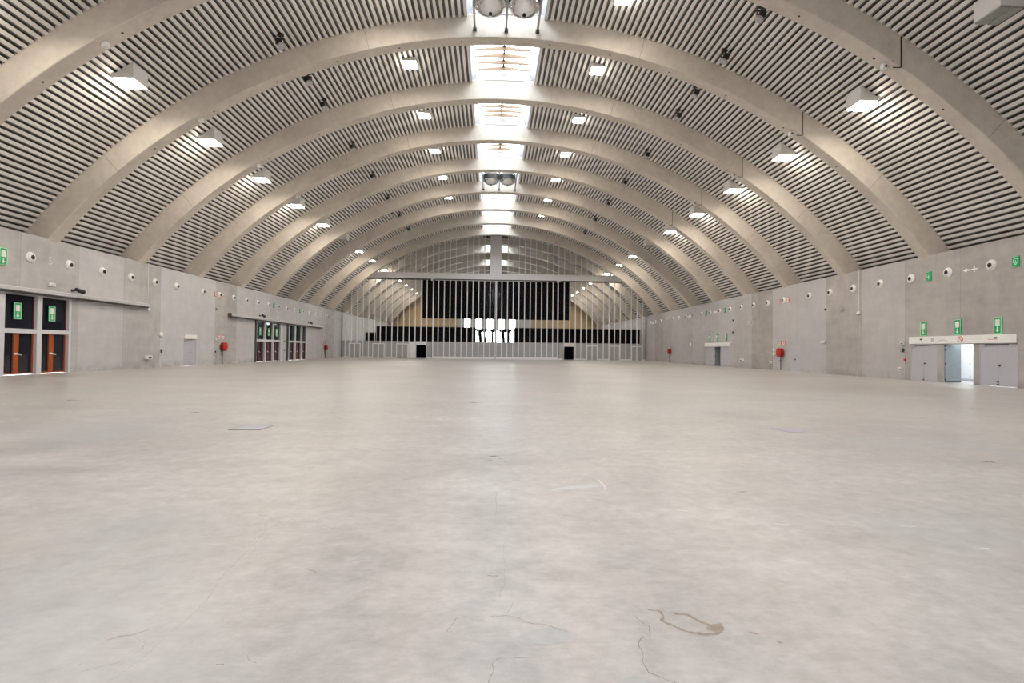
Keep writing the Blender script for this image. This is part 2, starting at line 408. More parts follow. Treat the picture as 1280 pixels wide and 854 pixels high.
for sgn, nm in ((-1, 'left'), (1, 'right')):
    x = sorted((sgn * (W + .4), sgn * 26.4))
    o = MB().box(x[0], x[1], Y0, YE, 6.95, HW - .02).build('trim_1' if sgn < 0 else 'trim_2', M['wall_l' if sgn < 0 else 'wall_r'])
    tag(o, 'concrete ledge behind the top of the %s wall' % nm, 'ledge', kind='structure')

# ------------------------------------------------------------------ vault: corrugated deck, arches, roof lights
b = MB(); pitch = .322
for sgn in (-1, 1):
    t = math.asin(SKY / RD); tmax = math.asin(26.2 / RD); dt = pitch / RD; k = 0
    def P(th, r, y): return (sgn * r * math.sin(th), y, CZ + r * math.cos(th))
    prof = []
    while t < tmax:
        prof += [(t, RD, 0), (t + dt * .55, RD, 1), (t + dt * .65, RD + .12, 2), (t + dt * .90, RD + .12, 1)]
        t += dt
    for i in range(len(prof) - 1):
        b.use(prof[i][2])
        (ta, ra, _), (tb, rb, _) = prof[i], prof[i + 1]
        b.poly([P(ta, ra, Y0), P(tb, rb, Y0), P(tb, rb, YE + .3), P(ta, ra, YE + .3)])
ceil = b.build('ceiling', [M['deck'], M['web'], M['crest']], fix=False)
tag(ceil, 'white corrugated metal roof deck of the barrel vault', 'ceiling', kind='structure')

def arch(k):
    y0 = rib_y(k); y1 = y0 + RW; ch = .03; ro = RD + .14; n = 72; a = math.asin(25.6 / RI)
    sec = [(RI, y0 + ch), (RI, y1 - ch), (RI + ch, y1), (ro, y1), (ro, y0), (RI + ch, y0)]
    m = MB(); L = len(sec); i0 = 0
    for q in range(n + 1):
        th = -a + 2 * a * q / n
        for r, y in sec: m.v.append((r * math.sin(th), y, CZ + r * math.cos(th)))
    for q in range(n):
        for j in range(L):
            jj = (j + 1) % L
            m.f.append((q * L + j, q * L + jj, (q + 1) * L + jj, (q + 1) * L + j)); m.m.append(0)
    m.f.append(tuple(range(L))); m.m.append(0); m.f.append(tuple(n * L + j for j in range(L))); m.m.append(0)
    m.use(1)
    for d in (-38, -31, -24, -17.5, -11, -4.6, 0, 4.6, 11, 17.5, 24, 31, 38):       # cast-in fixing holes along the underside
        th = math.radians(d); c = Vector((RI * math.sin(th), (y0 + y1) / 2, CZ + RI * math.cos(th)))
        rad = Vector((math.sin(th), 0, math.cos(th))); tan = Vector((math.cos(th), 0, -math.sin(th)))
        ring = [c + tan * (.055 * math.cos(u * PI / 4)) + Vector((0, .055 * math.sin(u * PI / 4), 0)) - rad * .004 for u in range(8)]
        m.prism(ring, rad * .05)
    for d in (-42, -14, 14, 42):                                                      # thin joint lines of the cast segments
        th = math.radians(d); rad = Vector((math.sin(th), 0, math.cos(th))); tan = Vector((math.cos(th), 0, -math.sin(th))) * .006
        c = Vector((0, y0, CZ)) + rad * RI
        m.hexa([c - tan + Vector((0, -.003, 0)), c + tan + Vector((0, -.003, 0)), c + tan + Vector((0, .05, 0)), c - tan + Vector((0, .05, 0)),
                c - tan + rad * 1.1 + Vector((0, -.003, 0)), c + tan + rad * 1.1 + Vector((0, -.003, 0)), c + tan + rad * 1.1 + Vector((0, .05, 0)), c - tan + rad * 1.1 + Vector((0, .05, 0))])
    o = m.build('concrete_arch', [M['rib'], M['hole']], smooth=False)
    if k < 1: lab = 'pale concrete arch over the near end of the hall, %s before the first one seen' % ('directly' if k == 0 else 'two' if k == -1 else 'three')
    elif k <= 9: lab = 'pale concrete arch rib spanning the vault, %s from the camera' % ORD[k]
    else: lab = 'concrete arch rib beyond the glazed partition, %s behind it' % ORD[k - 9]
    tag(o, lab, 'arch', 'concrete arches of the vault', 'structure')
    for p in o.data.polygons: p.use_smooth = False
    return o
for k in range(-2, 16): arch(k)

def rooflight(k, idx):
    ya = rib_y(k) + RW; yb = rib_y(k + 1)
    if k >= 15: yb = YE
    zc = vz(SKY, RD); gx = 1.84; zt = zc + .72
    r = tag(empty('window_%d' % idx, (0, (ya + yb) / 2, zc)),
            ('roof light with pale timber bars at the crown, behind the %s arch' % ORD[k]) if 1 <= k <= 8 else
            ('roof light at the crown above the glazed partition' if k == 9 else 'roof light at the crown beyond the partition, behind its %s arch' % ORD[k - 9] if k > 9 else 'roof light at the crown over the near end'),
            'roof light', 'roof lights along the crown', 'structure')
    h = (yb - ya) / 2
    for s in (-1, 1):
        MB().hexa([(s * SKY, -h, -.02), (s * (SKY + .05), -h, -.02), (s * (SKY + .05), h, -.02), (s * SKY, h, -.02),
                   (s * gx, -h, .72), (s * (gx + .07), -h, .72), (s * (gx + .07), h, .72), (s * gx, h, .72)]).build('upstand', M['upstand'], r)
    for s in (-1, 1): MB().box(-SKY, SKY, s * h - .04, s * h + .04, .2, .74).build('end_frame', M['upstand'], r)
    for s in (-1, 1):
        MB().poly([(s * gx, -h, .72), (s * gx, h, .72), (0, h, 1.06), (0, -h, 1.06)]).build('pane', M['roof_glass'], r, fix=False)
    if 1 <= k <= 9:
        MB().box(-.06, .06, -h, h, .90, 1.04).build('ridge_bar', M['dark'], r)
        n = 8
        for q in range(n):
            y = -h + (q + .5) * (2 * h / n)
            MB().prism([(-gx, y - .04, .70), (0, y - .04, .70), (gx, y - .04, .70), (gx, y - .04, .74), (0, y - .04, .98), (-gx, y - .04, .74)], (0, .08, 0)).build('timber_bar', M['timber'], r)
    if k in (9, 11, 13, 14):
        MB().box(-SKY + .01, SKY - .01, -h + .02, h - .02, -.02, .06).build('roller_blind', M['dark'], r)
    if k == 3:
        MB().box(-gx + .02, gx - .02, -h + .05, -h + 1.65, .60, .66).build('roller_blind', M['steel'], r)
    return r
for i, k in enumerate(range(-3, 15)): rooflight(k, i + 1)

# ------------------------------------------------------------------ luminaires
def flood(name, big, lit):
    r = tag(empty(name, (0, 0, 0)), 'x', 'floodlight')
    hx, hy = (.46, .52) if big else (.43, .44)
    X, Z = (-18.0, 14.13) if big else (-5.9, 19.36)
    top = [(x, vz(X + x, RD - .01) - Z) for x in (-hx, 0, hx)]
    pts = [(-hx, -hy, 0), (hx, -hy, 0)] + [(x, -hy, z) for x, z in reversed(top)]
    MB().prism(pts, (0, 2 * hy, 0)).build('housing', M['white'], r)
    MB().box(-hx + .01, hx - .01, -hy + .01, hy - .01, -.03, .0).build('bezel', M['grey_metal'], r)
    g = .045
    for sx in (-1, 1):
        if True:
            x0, x1 = sorted((sx * g, sx * (hx - .03))); y0, y1 = -hy + .03, hy - .03
            MB().box(x0, x1, y0, y1, -.07, -.03).build('lamp_panel', M['lamp_warm' if lit else 'lamp_off'], r)
    return Proto(r)
FB, FBo, FS = flood('floodlight', True, True), flood('floodlight', True, False), flood('floodlight', False, True)
def between(k):
    if k < 0: return ('over the camera' if k == -1 else 'just behind the camera')
    if k == 0: return 'in front of the first arch'
    if k <= 8: return 'between the %s and %s arches' % (ORD[k], ORD[k + 1])
    if k == 9: return 'just behind the partition'
    return 'behind the partition past its %s arch' % ORD[k - 9]
for k in range(-2, 15):
    y = rib_y(k) + S * .54
    for s, nm in ((-1, 'left'), (1, 'right')):
        off = (k == 6) or (k == 0 and s > 0)
        yy = y + (S * .05 if k == 6 else S * .27 if k == 9 else 0)
        (FBo if off else FB).put((s * 18.0, yy, 14.13), 0 if s < 0 else PI, '%s white box floodlight low on the %s slope %s' % ('unlit' if off else 'lit', nm, between(k)), 'floodlights along the vault')
        if k in (-2, -1, 0, 1, 2, 3, 4, 5, 6) or (k == 7 and s > 0):
            FS.put((s * 5.9, y + (S * .05 if k == 1 else 0), 19.36), 0 if s < 0 else PI, 'lit square floodlight near the crown, %s side, %s' % (nm, between(k)), 'floodlights along the vault')

# stage spotlights clamped under the deck
def spot():
    r = tag(empty('spotlight', (0, 0, 0)), 'x', 'spotlight')
    MB().box(-.16, .16, -.10, .10, -.06, .08).tube((0, 0, -.05), (0, 0, -.22), .03).build('mount_plate', M['dark'], r)
    MB().box(-.22, .22, -.03, .03, -.26, -.20).box(-.22, -.18, -.03, .03, -.5, -.22).box(.18, .22, -.03, .03, -.5, -.22).build('yoke', M['dark'], r)
    d = Vector((.45, -.1, -.8)).normalized(); c = Vector((0, 0, -.46))
    MB().tube(c - d * .22, c + d * .12, .155, 16).build('lamp_body', M['black'], r)
    MB().tube(c + d * .12, c + d * .22, .20, 16).build('lamp_head', M['grey_metal'], r)
    MB().box(-.5, -.2, -.05, .05, -.10, -.02).tube((-.45, 0, -.06), (-.22, .02, -.35), .012).build('cable_box', M['dark'], r)
    return Proto(r)
SP = spot()
for k in range(1, 8):
    for s, nm in ((-1, 'left'), (1, 'right')):
        y = rib_y(k) + S * (.81 - .012 * (k - 1))
        SP.put((s * 11.8, y, vz(11.8, RD)), 0 if s < 0 else PI, 'black spotlight on the %s vault slope %s' % (nm, between(k)), 'spotlights under the roof deck')
for k, s, x, fr in ((2, -1, 11.7, .35), (2, 1, 11.76, .36), (1, 1, 11.88, .30), (6, -1, 12.3, .48), (6, 1, 12.4, .42)):
    SP.put((s * x, rib_y(k) + S * fr, vz(x, RD)), 0 if s < 0 else PI, 'black spotlight just behind the %s arch on the %s slope' % (ORD[k], 'left' if s < 0 else 'right'), 'spotlights under the roof deck')

# sensors on the arches
for k in range(1, 5):
    r = thing('roof_sensor', 'small white sensor box under the %s arch, left side' % ORD[k], 'sensor', (-16.7, rib_y(k) + .4, vz(16.7, RI)), group='sensors on the arches')
    MB().box(-.12, .12, -.10, .10, -.20, .02).build('sensor_body', M['white'], r, bevel=.02)
    MB().box(-.2, -.13, -.06, .06, -.10, .02).build('sensor_bracket', M['dark'], r)
for k in range(1, 6):
    r = thing('roof_sensor', 'small white sensor with black cable on the %s arch, right side' % ORD[k], 'sensor', (16.45, rib_y(k) + .35, vz(16.45, RI)), group='sensors on the arches')
    MB().box(-.12, .12, -.10, .10, -.22, .02).build('sensor_body', M['white'], r, bevel=.02)
    MB().lathe([(.05, 0), (.05, .03)], (0, -.13, -.12), 'Y', 12).build('sensor_eye', M['black'], r)
    zf = vz(16.92, RI) - vz(16.45, RI)
    MB().box(.455, .485, -.375, -.345, zf - .02, zf + 1.32).box(.12, .47, -.36, -.33, zf - .03, zf).box(.10, .13, -.36, 0, -.05, -.02).build('cable', M['black'], r)

# roof fans at the crown in two bays
def fan():
    r = tag(empty('roof_fan', (0, 0, 0)), 'x', 'fan')
    MB().lathe([(.80, .46), (.84, .50), (.84, .95), (.80, 1.0)], n=32).build('fan_drum', M['black'], r, smooth=True)
    MB().lathe([(.86, .94), (.88, .98), (.88, 1.16), (.82, 1.2)], n=32).build('top_rim', M['silver'], r, smooth=True)
    MB().lathe([(.06, .0), (.25, .02), (.46, .08), (.64, .18), (.77, .32), (.83, .44), (.84, .48)], n=36).build('bowl', M['silver'], r, smooth=True)
    MB().lathe([(.07, -.06), (.09, -.05), (.09, .03)], n=16).build('hub', M['black'], r, smooth=True)
    return Proto(r)
FN = fan()
for k, nm in ((1, 'nearest'), (5, 'farther')):
    y = rib_y(k) + .70 * S; zf = 18.84 if k == 1 else 19.02
    for s, sd in ((-1, 'left'), (1, 'right')):
        FN.put((s * .87 + .02, y, zf), 0, 'silver bowl shaped roof fan, %s one of the %s pair at the crown' % (sd, nm), 'roof fans at the crown')
    fr = thing('fan_support', 'grey steel rails carrying the %s pair of roof fans' % nm, 'fan support', (.02, y, 19.32 if k == 1 else 19.22))
    y0 = rib_y(k) + RW - y; y1 = rib_y(k + 1) - y
    for x in (-1.74, 0, 1.74):
        q = MB().box(x - .055, x + .055, y0, y1, -.02, .10).build('rail', M['steel'], fr)
        MB().box(x - .10, x + .10, y1 - .14, y1, -.12, .05).build('end_bracket', M['dark'], q)
    MB().box(-1.74, 1.74, -.06, .06, .10, .18).build('cross_bar', M['steel'], fr)

# ------------------------------------------------------------------ wall fittings
def nozzle():
    r = tag(empty('jet_nozzle', (0, 0, 0)), 'x', 'air nozzle')
    MB().lathe([(.20, 0), (.275, .0), (.275, .03), (.25, .06), (.21, .06)], (0, 0, 0), 'X', 28).build('collar', M['white'], r, smooth=True)
    pr = [(.235 * math.cos(a), .03 + .12 * math.sin(a)) for a in [i * PI / 2 / 8 for i in range(7)]]
    MB().lathe(pr, (0, 0, 0), 'X', 28).build('ball', M['white'], r, smooth=True)
    MB().lathe([(.02, .10), (.115, .10), (.115, .145), (.10, .15)], (0, 0, 0), 'X', 22).build('nozzle_mouth', M['black'], r, smooth=True)
    return Proto(r)
NZ = nozzle()
Ln = [24.9, 27.37, 29.8, 32.26, 34.74, 37.17, 39.64, 43.21, 45.75, 48.2, 50.63, 53.1, 55.57, 58.02, 60.44, 62.9, 65.34, 67.8, 70.27, 72.68, 75.12, 77.6, 80.1]
Rn = [24.71, 27.17, 29.64, 32.1, 34.57, 37.03, 39.46, 43.04, 45.57, 48.06, 50.52, 52.94, 55.36, 57.88, 60.24, 62.66, 65.2, 67.65, 70.0, 72.4, 75.0, 77.5, 79.9]
for i, y in enumerate(Ln):
    if i == 0: continue
    NZ.put(*LW(y, 6.04), 'round white air nozzle in the row high on the left wall, %s from the camera' % ORD[i], 'air nozzles along the walls')
for i, y in enumerate(Rn):
    NZ.put(*RWL(y, 6.05), 'round white air nozzle in the row high on the right wall, %s from the camera' % ORD[i + 1], 'air nozzles along the walls')

def arrow_down(m, x, w, zt, zb):
    """white downward arrow lying on the plane x."""
    zm = zb + (zt - zb) * .45
    m.prism([(x, -w * .16, zt), (x, w * .16, zt), (x, w * .16, zm), (x, w * .5, zm), (x, 0, zb), (x, -w * .5, zm), (x, -w * .16, zm)], (.006, 0, 0))
    return m
def exit_sign(w, h):
    r = tag(empty('exit_sign', (0, 0, 0)), 'x', 'exit sign')
    MB().box(0, .05, -w / 2, w / 2, 0, h).build('sign_plate', M['green'], r)
    MB().box(.05, .056, -w * .5, w * .5, 0, h * .03).box(.05, .056, -w * .5, w * .5, h * .97, h).box(.05, .056, -w * .5, -w * .42, 0, h).box(.05, .056, w * .42, w * .5, 0, h).build('sign_border', M['green_pale'], r)
    MB().box(.05, .056, -w * .28, w * .28, h * .48, h * .86).build('door_symbol', M['white'], r)
    arrow_down(MB(), .05, w * .5, h * .42, h * .08).build('arrow_symbol', M['white'], r)
    return Proto(r)
ES = exit_sign(.40, .82)
g = 'exit signs over the doors'
ES.put((-W - .12, 26.83, 2.82), 0, 'tall green exit sign on dark glass of the nearest timber gate, leftmost', g)
ES.put((-W - .12, 28.85, 2.82), 0, 'tall green exit sign on dark glass of the nearest timber gate, next to the post', g)
for y, w in ((53.98, 'nearest'), (56.02, 'middle'), (58.02, 'farthest')):
    ES.put((-W - .12, y, 2.75), 0, 'tall green exit sign behind the middle timber gate, %s of its three panes' % w, g)
for y, w in ((28.77, 'farthest'), (26.58, 'middle'), (24.39, 'nearest')):
    ES.put(*RWL(y, 2.61), 'tall green exit sign above the nearest right wall doors, %s of the three' % w, g)
for y, w in ((58.07, 'farthest'), (56.07, 'middle'), (53.83, 'nearest')):
    ES.put(*RWL(y, 2.72), 'green exit sign above the distant right wall doors, %s of the three' % w, g)
o = ES.put((-W, 25.86, 5.40), 0, 'green exit sign high on the left wall above the gate track', g)

def shelter_sign():
    r = tag(empty('direction_sign', (0, 0, 0)), 'x', 'sign')
    MB().box(0, .04, -.17, .17, 0, .52).build('sign_plate', M['green'], r)
    m = MB()
    for a in range(12):
        t0, t1 = -.2 * PI + a / 12 * 1.4 * PI, -.2 * PI + (a + 1) / 12 * 1.4 * PI
        m.prism([(.04, .105 * math.cos(t0), .29 + .105 * math.sin(t0)), (.04, .13 * math.cos(t0), .29 + .13 * math.sin(t0)), (.04, .13 * math.cos(t1), .29 + .13 * math.sin(t1)), (.04, .105 * math.cos(t1), .29 + .105 * math.sin(t1))], (.006, 0, 0))
    m.prism([(.04, -.13, .25), (.04, 0, .09), (.04, .13, .25), (.04, .10, .27), (.04, 0, .14), (.04, -.10, .27)], (.006, 0, 0))
    m.box(.04, .046, -.15, .15, .015, .03).box(.04, .046, -.15, .15, .49, .505)
    m.build('shield_symbol', M['green_pale'], r)
    arrow_down(MB(), .04, .13, .34, .18).build('arrow_symbol', M['green_pale'], r)
    return Proto(r)
SS = shelter_sign(); g = 'green square signs between the air nozzles'
SS.put(*RWL(23.51, 5.76), 'square green arrow sign high on the right wall nearest the camera', g)
SS.put(*RWL(28.40, 5.76), 'square green arrow sign high on the right wall above the farthest of the near doors', g)
SS.put(*RWL(54.24, 5.78), 'square green arrow sign high above the distant right wall doors, nearer one', g)
SS.put(*RWL(58.98, 5.80), 'square green arrow sign high above the distant right wall doors, farther one', g)
SS.put(*LW(57.0, 5.82), 'small green sign high on the left wall above the middle timber gate', g)
SS.put(*LW(64.54, 5.80), 'small green sign high on the left wall above the farthest timber gate', g)

def arrow_cross(y, label):
    r = thing('arrow_sign', label, 'sign', *RWL(y, 6.0), group='white arrow signs on the right wall')
    MB().prism([(0, -.38, 0), (0, -.16, .12), (0, -.16, .04), (0, .04, .04), (0, .04, -.04), (0, -.16, -.04), (0, -.16, -.12)], (.012, 0, 0)).build('arrow_symbol', M['white'], r)
    MB().box(0, .012, .10, .42, -.035, .035).box(0, .0121, .225, .295, -.15, .15).build('cross_symbol', M['white'], r)
arrow_cross(25.9, 'white arrow and plus sign high on the near right wall between nozzles')
r = thing('panel_sign', 'small white sign between green signs above the distant right doors', 'sign', *RWL(56.62, 5.92))
MB().box(0, .03, -.45, .45, 0, .22).build('sign_plate', M['white'], r)
MB().prism([(.03, -.36, .11), (.03, -.2, .18), (.03, -.2, .13), (.03, .3, .13), (.03, .3, .09), (.03, -.2, .09), (.03, -.2, .04)], (.005, 0, 0)).build('arrow_symbol', M['grey_metal'], r)
for y, w in ((64.08, 'two thirds along'), (78.77, 'next to the partition on')):
    r = thing('panel_sign', 'white rectangular sign between air nozzles, %s the right wall' % w, 'sign', *RWL(y, 5.78))
    MB().box(0, .05, -.5, .5, 0, .36).build('sign_plate', M['white'], r); MB().box(.05, .056, -.4, -.1, .08, .28).build('sign_symbol', M['grey_metal'], r)

def red_sign(name, y, z, side, label, group, w=.36):
    r = thing(name, label, 'sign', *wallp(side)(y, z), group=group)
    MB().box(0, .03, -w / 2, w / 2, 0, w).build('sign_plate', M['red_sign'], r)
    MB().box(.03, .036, -w * .39, w * .39, w * .11, w * .89).build('sign_face', M['white'], r)
    MB().box(.036, .04, -w * .14, w * .08, w * .32, w * .62).box(.036, .04, w * .14, w * .20, w * .3, w * .7).build('sign_symbol', M['red_sign'], r)
g = 'red fire equipment signs'
red_sign('fire_sign', 45.14, 5.84, 'L', 'red square sign high on the left wall, near side of a nozzle', g)
red_sign('fire_sign', 46.36, 5.84, 'L', 'red square sign high on the left wall, far side of a nozzle', g)
red_sign('fire_sign', 42.38, 5.84, 'R', 'red square sign high on the right wall, near side of a nozzle', g)
red_sign('fire_sign', 43.80, 5.84, 'R', 'red square sign high on the right wall, far side of a nozzle', g)
red_sign('fire_sign', 45.78, 2.18, 'L', 'red bordered sign above the nearer left hose reel, near one', g)
red_sign('fire_sign', 46.48, 2.18, 'L', 'red bordered sign above the nearer left hose reel, far one', g)
red_sign('fire_sign', 43.58, 2.20, 'R', 'red bordered sign above the nearer right hose reel, far one', g)
red_sign('fire_sign', 43.02, 2.20, 'R', 'red bordered sign above the nearer right hose reel, near one', g)
red_sign('fire_sign', 73.9, 2.22, 'L', 'red bordered sign above the distant left hose reel, near one', g, .34)
red_sign('fire_sign', 74.7, 2.22, 'L', 'red bordered sign above the distant left hose reel, far one', g, .34)

def hose_reel():
    r = tag(empty('hose_reel', (0, 0, 0)), 'x', 'fire hose reel')
    MB().lathe([(.12, .06), (.38, .06), (.40, .09), (.38, .12), (.27, .13), (.25, .30), (.38, .31), (.40, .34), (.38, .37), (.14, .40), (.10, .42)], (0, 0, 0), 'X', 32).build('drum', M['red'], r, smooth=True)
    m = MB()
    for t in range(5): 
        x = .15 + t * .032
        m.lathe([(.26, x - .016), (.34, x - .012), (.355, x), (.34, x + .012), (.26, x + .016)], (0, 0, 0), 'X', 28)
    m.build('hose', M['wood_dark'], r, smooth=True)
    MB().lathe([(.08, .40), (.08, .47), (.05, .48)], (0, 0, 0), 'X', 16).build('hub', M['red_sign'], r, smooth=True)
    MB().box(0, .07, -.10, .10, -.2, .2).build('wall_bracket', M['dark'], r)
    MB().tube((.12, -.06, -1.52), (.12, -.06, -.42), .03).tube((.12, -.06, -.44), (.12, 0, -.1), .03).build('supply_pipe', M['dark'], r)
    MB().tube((.12, -.15, -.75), (.12, .02, -.75), .028).lathe([(.06, -.70), (.07, -.68), (.06, -.66)], (.12, -.15, 0), 'Z', 14).build('valve', M['dark'], r)
    return Proto(r)
HR = hose_reel(); g = 'fire hose reels on the walls'
HR.put(*LW(46.28, 1.53), 'round red fire hose reel on the left wall beyond the small grey door', g)
HR.put(*LW(74.22, 1.53), 'distant red fire hose reel on the left wall past the last gate', g)
HR.put(*RWL(43.25, 1.56), 'round red fire hose reel on the right wall beside the single grey door', g)
HR.put(*RWL(70.92, 1.56), 'distant red fire hose reel on the right wall near the partition', g)
r = thing('hose_nozzle_box', 'white bracket box on the far side of the nearer right hose reel', 'box', *RWL(44.30, 1.36))
MB().box(0, .18, -.16, .16, 0, .08).box(0, .16, -.07, .07, .08, .48).build('box_body', M['white'], r, bevel=.01)
MB().box(.06, .18, -.12, .12, .40, .56).build('box_lid', M['white'], r, bevel=.01)

def fitting(name, label, cat, side, y, z, w, h, d, mt, cap=None, group=None):
    r = thing(name, label, cat, *wallp(side)(y, z), group=group)
    MB().box(0, d, -w / 2, w / 2, -h / 2, h / 2).build('cover', M[mt], r, bevel=min(w, h) * .08)
    MB().box(d, d + .012, -w * .3, w * .3, -h * .3, h * .1).build('face_plate', M[cap or 'grey_metal'], r)
    return r
def bulkhead(label, side, y, z, rad=.2):
    r = thing('bulkhead_lamp', label, 'wall lamp', *wallp(side)(y, z), group='round wall lamps')
    MB().lathe([(rad, 0), (rad, .05), (rad * .95, .06)], (0, 0, 0), 'X', 24).build('lamp_base', M['grey_metal'], r, smooth=True)
    MB().lathe([(rad * .9, .06), (rad * .8, .12), (rad * .5, .16), (rad * .1, .17)], (0, 0, 0), 'X', 24).build('lamp_cover', M['white'], r, smooth=True)
bulkhead('round white wall lamp on the left wall before the small grey door', 'L', 37.89, 2.36)
bulkhead('round white wall lamp on the left wall just before the partition', 'L', 78.35, 2.42, .22)
bulkhead('round white wall lamp on the right wall just before the partition', 'R', 78.23, 2.44, .22)
bulkhead('round white wall lamp on the right wall past the distant doors', 'R', 63.51, 2.42, .24)
fitting('emergency_lamp', 'white rectangular lamp on the right wall between doors and hose reel', 'wall lamp', 'R', 37.72, 2.39, .55, .16, .12, 'white')
fitting('emergency_lamp', 'white rectangular lamp above the track of the nearest left gate', 'wall lamp', 'L', 28.62, 4.78, .40, .20, .12, 'white')
fitting('emergency_lamp', 'small white lamp above the middle left gate', 'wall lamp', 'L', 57.6, 4.75, .30, .24, .12, 'white')
fitting('emergency_lamp', 'small white lamp beside the header of the distant right doors', 'wall lamp', 'R', 52.55, 2.60, .30, .2, .12, 'white')
fitting('socket_box', 'tilted white socket box low on the left wall before the grey door', 'socket', 'L', 36.5, .74, .52, .26, .22, 'white', 'dark')
fitting('socket_box', 'white socket box low on the right wall before the distant doors', 'socket', 'R', 50.18, .79, .50, .26, .22, 'white', 'dark')
fitting('socket_box', 'small white socket low on the right wall beyond the hose reel', 'socket', 'R', 45.03, .68, .24, .24, .15, 'white', 'dark')
fitting('switch_box', 'small dark switch below the round lamp on the left wall', 'switch', 'L', 38.0, 1.14, .14, .22, .08, 'dark')
fitting('switch_box', 'small white box beside the signs of the nearer left hose reel', 'switch', 'L', 45.25, 2.22, .24, .2, .1, 'white')
fitting('switch_box', 'small dark switch beside the nearer left hose reel, at mid height', 'switch', 'L', 45.3, 1.1, .16, .14, .08, 'dark')
fitting('socket_box', 'small white socket beside the foot of the left hose reel', 'socket', 'L', 45.1, .55, .2, .18, .12, 'white', 'dark')
fitting('switch_box', 'white tilted box beside the near right doors, topmost of the stack', 'switch', 'R', 30.24, 2.20, .16, .24, .14, 'white', 'dark')
fitting('call_point', 'dark round call point beside the near right doors, below the white box', 'call point', 'R', 30.27, 1.78, .20, .20, .10, 'dark')
fitting('call_point', 'small red call point beside the near right doors', 'call point', 'R', 30.12, 1.20, .13, .13, .08, 'red')
fitting('socket_box', 'white socket low beside the near right doors', 'socket', 'R', 30.36, .64, .2, .22, .14, 'white', 'dark')
fitting('loudspeaker', 'small grey loudspeaker on the right wall above the white lamp, near one', 'loudspeaker', 'R', 35.61, 4.67, .18, .22, .12, 'grey_metal', 'dark')
fitting('loudspeaker', 'small dark loudspeaker on the right wall above the white lamp, far one', 'loudspeaker', 'R', 37.5, 4.82, .14, .14, .12, 'dark')
fitting('detector_box', 'dark small box on the right wall by the distant doors, upper one', 'detector', 'R', 52.3, 4.85, .22, .16, .1, 'dark')
fitting('detector_box', 'dark small box on the right wall by the distant doors, lower one', 'detector', 'R', 52.3, 3.6, .22, .16, .1, 'dark')
fitting('detector_box', 'dark small box on the left wall above the nearer hose reel signs', 'detector', 'L', 45.3, 4.8, .2, .18, .1, 'grey_metal', 'dark')
def conduit(label, side, y, z0, z1):
    r = thing('conduit_pipe', label, 'conduit', *wallp(side)(y, z0), group='vertical conduits on the walls')
    MB().tube((.03, 0, 0), (.03, 0, z1 - z0), .018, 8).build('conduit_tube', M['white'], r)
    MB().box(0, .14, -.12, .12, -.16, .02).build('detector_head', M['white'], r, bevel=.02)
conduit('white conduit and detector on the left wall at the end of the nearest gate track', 'L', 36.42, 4.2, HW)
conduit('white conduit and detector on the right wall beyond the near doors', 'R', 33.98, 4.38, HW)
conduit('white conduit and detector on the right wall before the distant doors', 'R', 48.72, 4.53, HW)
def cctv(label, side, y, z):
    r = thing('security_camera', label, 'camera', *wallp(side)(y, z), group='security cameras over the gates')
    MB().box(0.002, .06, -.08, .08, -.06, .08).tube((.05, 0, 0), (.40, 0, .0), .035).build('camera_arm', M['dark'], r)
    MB().tube((.40, -.22, .05), (.36, .24, -.02), .10, 14).build('camera_body', M['black'], r)
    MB().tube((.35, .24, -.02), (.345, .36, -.04), .125, 14).build('lens_hood', M['black'], r)
    MB().tube((.40, 0, -.02), (.40, 0, -.12), .05, 10).build('camera_swivel', M['dark'], r)
cctv('black security camera at the end of the nearest timber gate', 'L', 30.05, 4.62)
cctv('black security camera over the middle timber gate', 'L', 53.6, 4.74)
cctv('black security camera over the farthest timber gate', 'L', 67.6, 4.72)
# bay number painted high on the left wall
cu = bpy.data.curves.new('bay_number', 'FONT'); cu.body = '5'; cu.size = .62; cu.extrude = .006; cu.align_x = 'CENTER'; cu.align_y = 'CENTER'
tmp = bpy.data.objects.new('tmp', cu); COL.objects.link(tmp); bpy.context.view_layer.update()
me = bpy.data.meshes.new_from_object(tmp.evaluated_get(bpy.context.evaluated_depsgraph_get())); bpy.data.objects.remove(tmp)
me.materials.clear(); me.materials.append(M['stain_white']); o = bpy.data.objects.new('bay_number', me); COL.objects.link(o)
o.location = (-W + .008, 28.55, 6.04); o.rotation_euler = (PI / 2, 0, PI / 2)
tag(o, 'white number 5 high on the left wall between two nozzles', 'number')

# sliding gate tracks
def track(label, y0, y1, z, h, d=.30):
    r = thing('gate_track', label, 'sliding door track', (-W, (y0 + y1) / 2, z), group='gate tracks on the left wall'); L = (y1 - y0) / 2
    MB().prism([(0, -L, h), (d - .06, -L, h), (d, -L, h - .06), (d, -L, .02), (0, -L, .0)], (0, 2 * L, 0)).build('track_cover', M['grey_metal'], r)
    MB().box(.02, d - .04, -L + .02, L - .02, -.08, .0).build('track_rail', M['dark'], r)
    for s in (-1, 1): MB().box(0, d + .01, s * L - .05, s * L + .05, -.06, h + .01).build('end_cap', M['dark' if s < 0 else 'grey_metal'], r)
track('long grey sliding gate track above the nearest timber gate', 22.2, 36.2, 4.20, .24)
track('long grey sliding gate track above the two farther timber gates', 47.3, 72.6, 4.31, .26)

